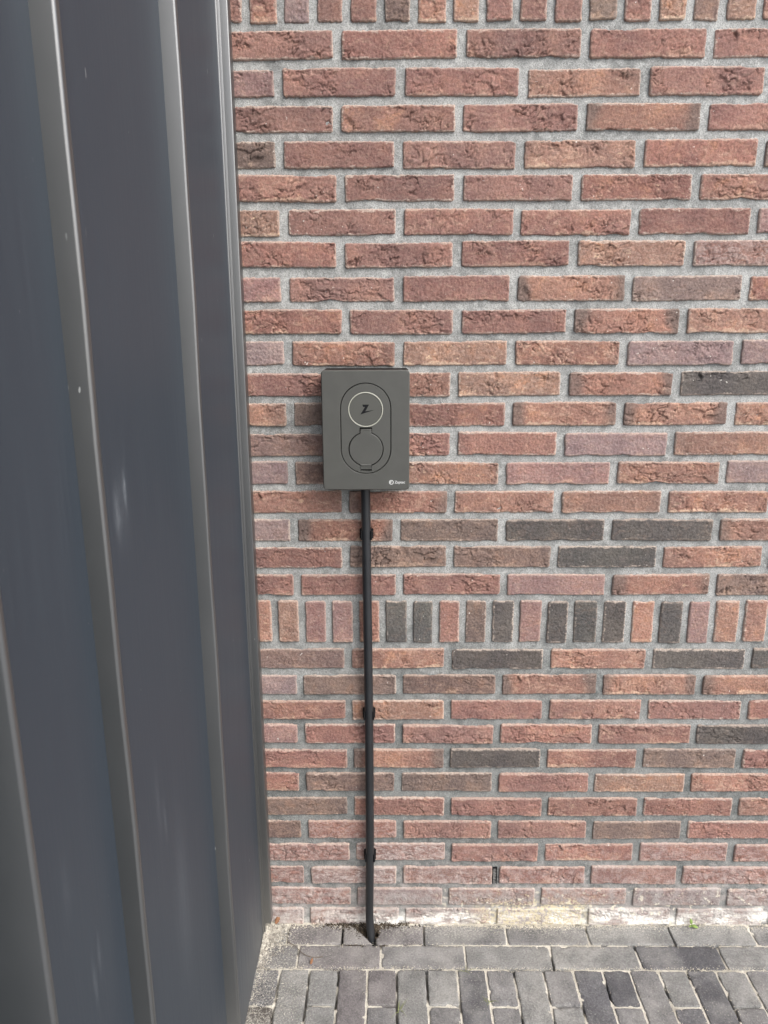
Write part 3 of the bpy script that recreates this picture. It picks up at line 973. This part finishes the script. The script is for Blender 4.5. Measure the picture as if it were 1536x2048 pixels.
# light ring and badge disc
bm = bmesh.new()
n = 72
prof = [(RR - 0.0001, YF + 0.004), (RR - 0.0001, YF + 0.0003), (RR - 0.0008, YF - 0.0003), (RR - 0.0016, YF - 0.0002), (RR - 0.0019, YF + 0.0006), (RR - 0.0019, YF + 0.004)]
rings = [[bm.verts.new((r * math.cos(2 * math.pi * k / n), y, RZ + r * math.sin(2 * math.pi * k / n))) for r, y in prof] for k in range(n)]
for k in range(n):
    a, b = rings[k], rings[(k + 1) % n]
    for i in range(len(prof) - 1): bm.faces.new((a[i], a[i + 1], b[i + 1], b[i]))
bm_obj('light_ring', bm, M_RING, cbx, True)
disc = plate('badge', circle(RR - 0.0027, RZ), [], YF + 0.0004, -0.0615, M_DISC, cbx, 0.0003, circle(RR - 0.0024, RZ))
K = 1.357e-4
def zp(px, py): return ((px - 772) * K, RZ + (672 - py) * K)
zl = [zp(*p_) for p_ in ((727, 602), (820, 602), (768, 696), (893, 678), (698, 740), (764, 634), (736, 634))]
plate('logo', zl, [], YF + 0.0001, YF + 0.0006, M_BLACK, disc)
# socket lid with hinge tab, latch
lid = plate('socket_lid', flap(LR - 0.0004, LZ, TW - 0.0008, TH, 0.0010), [], YF - 0.0002, -0.0615, M_COVER, cbx, 0.0011, flap(LR - 0.0004, LZ, TW - 0.0008, TH, 0.0))
bm = bmesh.new(); box_bm(bm, -TW / 2 + 0.001, TW / 2 - 0.001, YF - 0.0006, YF + 0.0015, LZ + TH - 0.0022, LZ + TH - 0.0004)
bm_obj('hinge', bm, M_COVER, lid, False, 0.0004)
bm = bmesh.new()
lat = [(YF + 0.0015, -0.0640), (YF - 0.0012, -0.0648), (YF - 0.0018, -0.0662), (YF - 0.0002, -0.0676), (YF + 0.0004, -0.0745), (YF + 0.006, -0.0750), (YF + 0.006, -0.0640)]
A = [bm.verts.new((-CW / 2 + .0006, y, z)) for y, z in lat]; B = [bm.verts.new((CW / 2 - .0006, y, z)) for y, z in lat]
for i in range(len(lat)): bm.faces.new((A[i], A[(i + 1) % len(lat)], B[(i + 1) % len(lat)], B[i]))
bm.faces.new(A); bm.faces.new(B)
bm_obj('latch', bm, M_COVER, lid)
# maker's mark in the lower right corner
mk = (1133 - 772) * K, (977 - 1717) * K
bm = bmesh.new(); n = 36
o_ = [bm.verts.new((mk[0] + 0.0045 * math.cos(2 * math.pi * k / n), YF - 0.0002, mk[1] + 0.0045 * math.sin(2 * math.pi * k / n))) for k in range(n)]
i_ = [bm.verts.new((mk[0] + 0.0034 * math.cos(2 * math.pi * k / n), YF - 0.0002, mk[1] + 0.0034 * math.sin(2 * math.pi * k / n))) for k in range(n)]
for k in range(n): bm.faces.new((o_[k], o_[(k + 1) % n], i_[(k + 1) % n], i_[k]))
s_ = 0.00135
zz = [((a - 795) / 90 * 0.0042 + mk[0], (669 - b) / 127 * 0.0042 + mk[1]) for a, b in ((733, 606), (812, 606), (757, 702), (868, 682), (712, 733), (772, 629), (743, 629))]
bm.faces.new([bm.verts.new((x, YF - 0.0002, z)) for x, z in zz])
bm_obj('printed_logo', bm, M_WHITE, cover)
cu = bpy.data.curves.new('lettering', 'FONT')
cu.body = 'Zaptec'; cu.size = 0.0074; cu.align_x = 'LEFT'; cu.align_y = 'CENTER'; cu.offset = 0.00004; cu.space_character = 0.98
to = bpy.data.objects.new('tmp_text', cu); COL.objects.link(to)
bpy.context.view_layer.update()
tm = bpy.data.meshes.new_from_object(to.evaluated_get(bpy.context.evaluated_depsgraph_get()))
bpy.data.objects.remove(to)
tm.transform(Matrix.Translation((mk[0] + 0.0064, YF - 0.0002, mk[1])) @ Matrix.Rotation(R(90), 4, 'X'))
tm.materials.clear()
tx = link('lettering', tm, M_WHITE, cover)

# ------------------------------------------------------------------ pipe and clips
def tube(name, pts, rad, mat, parent=None, n=20, capped=True):
    P = [Vector(p_) for p_ in pts]
    # Catmull-Rom resample
    Q = []
    for i in range(len(P) - 1):
        p0 = P[max(i - 1, 0)]; p1 = P[i]; p2 = P[i + 1]; p3 = P[min(i + 2, len(P) - 1)]
        m = max(3, int((p2 - p1).length / (0.004 if callable(rad) else max(rad * 1.5, 0.004))))
        for k in range(m):
            t = k / m
            Q.append(0.5 * ((2 * p1) + (-p0 + p2) * t + (2 * p0 - 5 * p1 + 4 * p2 - p3) * t * t + (-p0 + 3 * p1 - 3 * p2 + p3) * t ** 3))
    Q.append(P[-1])
    bm = bmesh.new(); rings = []
    ref = Vector((1, 0.02, 0))
    for i, c in enumerate(Q):
        d = (Q[min(i + 1, len(Q) - 1)] - Q[max(i - 1, 0)]).normalized()
        u = (ref - d * ref.dot(d)).normalized(); v = d.cross(u)
        rr = rad(i / (len(Q) - 1)) if callable(rad) else rad
        rings.append([bm.verts.new(c + (u * math.cos(2 * math.pi * k / n) + v * math.sin(2 * math.pi * k / n)) * rr) for k in range(n)])
    for a, b in zip(rings, rings[1:]):
        for k in range(n): bm.faces.new((a[k], a[(k + 1) % n], b[(k + 1) % n], b[k]))
    if capped:
        bm.faces.new(rings[0]); bm.faces.new(rings[-1])
    o = bm_obj(name, bm, mat, parent, True)
    return o


PR = 0.0094
pipe = tube('conduit_pipe', [(0.0418, -0.020, 1.090), (0.0425, -0.020, 1.02), (0.0432, -0.020, 0.90), (0.0443, -0.0205, 0.72), (0.0450, -0.020, 0.56), (0.0450, -0.0205, 0.38),
                             (0.0442, -0.020, 0.20), (0.0428, -0.0215, 0.11), (0.0422, -0.0245, 0.055), (0.0440, -0.0315, 0.014), (0.0475, -0.0405, -0.018), (0.0505, -0.047, -0.05)], PR, M_PIPE, None, 24)
tag(pipe, 'thin black conduit running from the charging box down into the paving', 'pipe')


def pipe_clip(x, z, label, tilt):
    e = empty('pipe_clip', (x, 0, z))
    e.rotation_euler[1] = tilt
    tag(e, label, 'pipe clip', 'clips holding the black conduit')
    bm = bmesh.new(); box_bm(bm, -0.0105, 0.0105, -0.0112, 0.004, -0.0105, 0.0105)
    bm_obj('base', bm, M_BLACK, e, False, 0.0008)
    for s in (-1, 1):
        # springy arm curling round the pipe
        bm = bmesh.new(); r0, r1 = PR + 0.0003, PR + 0.0028
        A = []
        for k in range(11):
            a = R(95 - 128 * k / 10)          # from behind the pipe round to its flank
            A.append((s * math.cos(a), math.sin(a)))
        rows_ = []
        for zz_ in (-0.0095, 0.0095):
            rows_.append([(bm.verts.new((c * r0, -0.020 + sn * r0, zz_)), bm.verts.new((c * r1, -0.020 + sn * r1, zz_))) for c, sn in A])
        for i in range(10):
            for w_ in (0, 1): bm.faces.new((rows_[0][i][w_], rows_[0][i + 1][w_], rows_[1][i + 1][w_], rows_[1][i][w_]))
            for r_ in rows_: bm.faces.new((r_[i][0], r_[i + 1][0], r_[i + 1][1], r_[i][1]))
        for i in (0, 10): bm.faces.new((rows_[0][i][0], rows_[0][i][1], rows_[1][i][1], rows_[1][i][0]))
        arm = bm_obj('arm', bm, M_BLACK, e, True)
        arm.data.set_sharp_from_angle(angle=R(40))
        bm = bmesh.new()
        for k in range(3):
            zc = -0.0070 + k * 0.0070
            box_bm(bm, min(s * 0.0100, s * 0.0138), max(s * 0.0100, s * 0.0138), -0.0150, -0.0030, zc - 0.0021, zc + 0.0021)
        bm_obj('teeth', bm, M_BLACK, e, False, 0.0004)
    return e


pipe_clip(0.0430, 0.976, 'black plastic clip on the conduit just below the charging box', 0.006)
pipe_clip(0.0449, 0.566, 'black plastic clip halfway down the conduit below the soldier course', 0.003)
pipe_clip(0.0443, 0.203, 'black plastic clip on the conduit nearest the ground', -0.003)

# ------------------------------------------------------------------ weep vent in an open joint
wv = empty('weep_vent', (0.3365, 0, 0.115))
tag(wv, 'small black plastic weep vent in a low brick joint', 'vent')
bm = bmesh.new()
box_bm(bm, -0.0052, -0.0038, -0.0012, 0.03, 0.000, 0.044); box_bm(bm, 0.0038, 0.0052, -0.0012, 0.03, 0.000, 0.044)
box_bm(bm, -0.0038, 0.0038, -0.0012, 0.03, 0.0425, 0.044)
bm_obj('frame', bm, M_BLACK, wv)
for k in range(5):
    bm = bmesh.new(); zc = 0.004 + k * 0.0078
    vv = [bm.verts.new(p_) for p_ in ((-.0037, 0.0002, zc), (.0037, 0.0002, zc), (.0037, .010, zc + .005), (-.0037, .010, zc + .005),
                                      (-.0037, 0.0002, zc + .0014), (.0037, 0.0002, zc + .0014), (.0037, .010, zc + .0064), (-.0037, .010, zc + .0064))]
    for f in [(0, 3, 2, 1), (4, 5, 6, 7), (0, 1, 5, 4), (1, 2, 6, 5), (2, 3, 7, 6), (3, 0, 4, 7)]: bm.faces.new([vv[i] for i in f])
    bm_obj('slat', bm, M_SLAT, wv)
bm = bmesh.new(); box_bm(bm, -.0037, .0037, .012, .03, 0.0005, .042); bm_obj('backing', bm, M_BLACK, wv)

# ------------------------------------------------------------------ loose sand, grit, soil
def grains(name, pts, mat, label, cat):
    """pts: (x, y, z, size) -> irregular little stones, all in one mesh"""
    base = np.array([(1, 0, 0), (-1, 0, 0), (0, 1, 0), (0, -1, 0), (0, 0, 1), (0, 0, -1)], float)
    tri = np.array([(0, 2, 4), (2, 1, 4), (1, 3, 4), (3, 0, 4), (2, 0, 5), (1, 2, 5), (3, 1, 5), (0, 3, 5)])
    rs = np.random.RandomState(len(pts))
    V = []; F = []
    for i, (x, y, z, s) in enumerate(pts):
        q_ = np.linalg.qr(rs.randn(3, 3))[0]
        b = (base * rs.uniform(0.55, 1.2, (6, 1))) @ q_ * s * np.array([1, 1, 0.8])
        V.append(b + (x, y, z)); F.append(tri + 6 * i)
    o = link(name, from_np(name, np.concatenate(V), np.concatenate(F), False), mat)
    return tag(o, label, cat, kind='stuff')


gr = random.Random(3)
pts = []
while len(pts) < 2300:                      # grit heaped along the foot of the cladding
    y = -abs(gr.gauss(0, 0.085)) - 0.001
    if y < -0.30: continue
    wd = 0.024 + 0.034 * math.exp(-((y + 0.01) / 0.03) ** 2)
    dx = abs(gr.gauss(0, wd * 0.5))
    s = gr.uniform(0.0007, 0.0021)
    h = max(0, 0.016 * math.exp(-(dx / 0.018) ** 2) * math.exp(-((y) / 0.05) ** 2))
    pts.append((-0.2070 + dx, y, gr.uniform(0, 1) * h + s * 0.5 - 0.001, s))
for _ in range(900):
    x = -0.205 + abs(gr.gauss(0, 0.055)); y = gr.uniform(-0.30, -0.004); s = gr.uniform(0.0005, 0.0015)
    pts.append((x, y, 0.0012 + s * 0.3, s))
for _ in range(1100):                       # coarser crumbs heaped in the corner by the edge trim
    x = -0.206 + abs(gr.gauss(0, 0.026)); y = -0.002 - abs(gr.gauss(0, 0.034)); s = gr.uniform(0.0010, 0.0028)
    h = 0.014 * math.exp(-((x + 0.206) / 0.030) ** 2) * math.exp(-(y / 0.045) ** 2)
    pts.append((x, y, h * gr.uniform(0.3, 1) + s * 0.4, s))
grains('grit', pts, M_GRAVEL, 'pale grit heaped at the foot of the metal cladding', 'grit')
pts = []
while len(pts) < 2600:                      # sand along the foot of the wall
    x = gr.uniform(-0.16, 1.15)
    if gr.random() > 0.22 + 0.8 * math.exp(-((x - 0.44) / 0.10) ** 2): continue
    y = -abs(gr.gauss(0, 0.007)) - 0.0015
    s = gr.uniform(0.0006, 0.0016)
    pts.append((x, y, max(0, 0.006 + y) * gr.random() + s * 0.3, s))
for _ in range(2600):                       # and strewn thinly over the joints of the paving
    row = gr.choice((-0.064, -0.1305, -0.1305, None))
    if row is None:
        x = gr.choice([v_ for v_ in r3 if not (-0.1 < v_ < 0 or 0.1 < v_ < 0.18)]) + gr.gauss(0, 0.0035); y = gr.uniform(-0.36, -0.13)
    else:
        x = gr.uniform(-0.2, 1.1); y = row + gr.gauss(0, 0.0035)
    s = gr.uniform(0.0005, 0.0013); pts.append((x, y, 0.0005 + s * 0.3, s))
grains('sand', pts, M_SAND, 'pale yellow sand crumbs along the foot of the brick wall', 'sand')
pts = []
while len(pts) < 1000:                      # dark soil thrown up round the pipe
    x = gr.gauss(0.040, 0.045); y = -abs(gr.gauss(0, 0.008)) - 0.001
    if not -0.075 < x < 0.165: continue
    if 0.01 < x < 0.068: y *= 2.0
    s = gr.uniform(0.0008, 0.0026)
    lump = 0.35 + 0.65 * abs(math.sin(x * 55 + 0.7))
    pts.append((x, y, max(0, 0.010 + y * 0.9) * lump * gr.random() + s * 0.2, s))
grains('soil', pts, M_SOIL, 'dark crumbly soil round the conduit at the wall foot', 'soil')

# ------------------------------------------------------------------ seedling, grass, leaves, stems
def leaf_mesh(bm, base, d, L, Wd, nrm, curl=0.25, n=8):
    d = Vector(d).normalized(); s = d.cross(Vector(nrm)).normalized(); up_ = s.cross(d).normalized()
    prev = None
    for k in range(n + 1):
        t = k / n
        w = Wd * (math.sin(math.pi * min(1, t * 0.92 + 0.08)) ** 0.8) * 0.5 * (1.12 if k % 2 else 0.9)
        c = Vector(base) + d * L * t - up_ * curl * L * t * t
        a, m, b = bm.verts.new(c - s * w + up_ * w * .35), bm.verts.new(c), bm.verts.new(c + s * w + up_ * w * .35)
        if prev:
            for (p0, p1, q0, q1) in ((prev[0], prev[1], a, m), (prev[1], prev[2], m, b)): bm.faces.new((p0, p1, q1, q0))
        prev = (a, m, b)


def leaf_part(name, parent, base, d, L, Wd, nrm, mat, curl=0.25):
    bm = bmesh.new(); leaf_mesh(bm, base, d, L, Wd, nrm, curl)
    o = bm_obj(name, bm, mat, parent, True)
    m = o.modifiers.new('thick', 'SOLIDIFY'); m.thickness = 0.0004
    return o


sd_ = empty('seedling', (0.806, -0.006, 0.0))
tag(sd_, 'small bright green seedling at the foot of the wall on the right', 'seedling')
tube('stem', [(0, 0, -0.004), (0.001, -0.001, 0.006), (0.0, -0.003, 0.012)], 0.0007, M_LEAF, sd_, 8)
leaf_part('leaf', sd_, (0.0, -0.002, 0.010), (-0.15, -0.1, 1), 0.014, 0.007, (0, -1, 0.2), M_LEAF)
leaf_part('leaf', sd_, (0.001, -0.002, 0.006), (0.9, -0.7, 0.25), 0.015, 0.008, (0, -0.5, 1), M_LEAF)
leaf_part('leaf', sd_, (0.0, -0.002, 0.005), (-0.7, -0.6, 0.35), 0.008, 0.004, (0, -0.5, 1), M_LEAF)


def tuft(x, y, n, ln, seed, label):
    e = empty('grass_tuft', (x, y, 0)); tag(e, label, 'grass')
    rr = random.Random(seed)
    for k in range(n):
        a = rr.uniform(0, 6.28); L = ln * rr.uniform(0.5, 1.1); le = rr.uniform(0.6, 1.1)
        d = Vector((math.cos(a) * le, math.sin(a) * le, rr.uniform(0.25, 0.8))).normalized()
        p0 = Vector((rr.uniform(-.003, .003), rr.uniform(-.004, .004), -0.003))
        tube('blade', [p0, p0 + d * L * 0.5 + Vector((0, 0, L * 0.08)), p0 + d * L - Vector((0, 0, L * 0.10))], lambda t_: 0.0008 * (1 - 0.85 * t_), M_GRASS, e, 5)


tuft(0.108, -0.236, 8, 0.034, 1, 'sparse grass tuft in the paving joint below the conduit')
tuft(0.300, -0.214, 6, 0.020, 2, 'tiny grass tuft in the paving right of the one below the conduit')
tuft(0.258, -0.136, 4, 0.022, 3, 'thin grass wisp at the edge of the second paving row')

def dead(x, y, z, L, Wd, ang, label):
    bm = bmesh.new(); leaf_mesh(bm, (0, 0, 0), (math.cos(ang), math.sin(ang), 0.55), L, Wd, (0.2, -0.5, 1), -0.3)
    o = bm_obj('fallen_leaf', bm, M_DEAD, None, True); o.location = (x, y, z)
    m = o.modifiers.new('thick', 'SOLIDIFY'); m.thickness = 0.0004
    tag(o, label, 'leaf')
dead(-0.182, -0.012, 0.010, 0.020, 0.010, 1.1, 'rust brown dead leaf on the grit at the edge trim')
dead(-0.088, -0.120, 0.001, 0.013, 0.006, 1.3, 'small brown dead leaf on the second paving row')
tw = tube('dry_stem', [(-0.148, -0.058, 0.003), (-0.128, -0.072, 0.004), (-0.108, -0.092, 0.0025), (-0.085, -0.103, 0.004), (-0.062, -0.100, 0.0025)], 0.0007, M_DRY, None, 6)
tag(tw, 'thin dry plant stem lying on the pavers left of the conduit', 'stem')
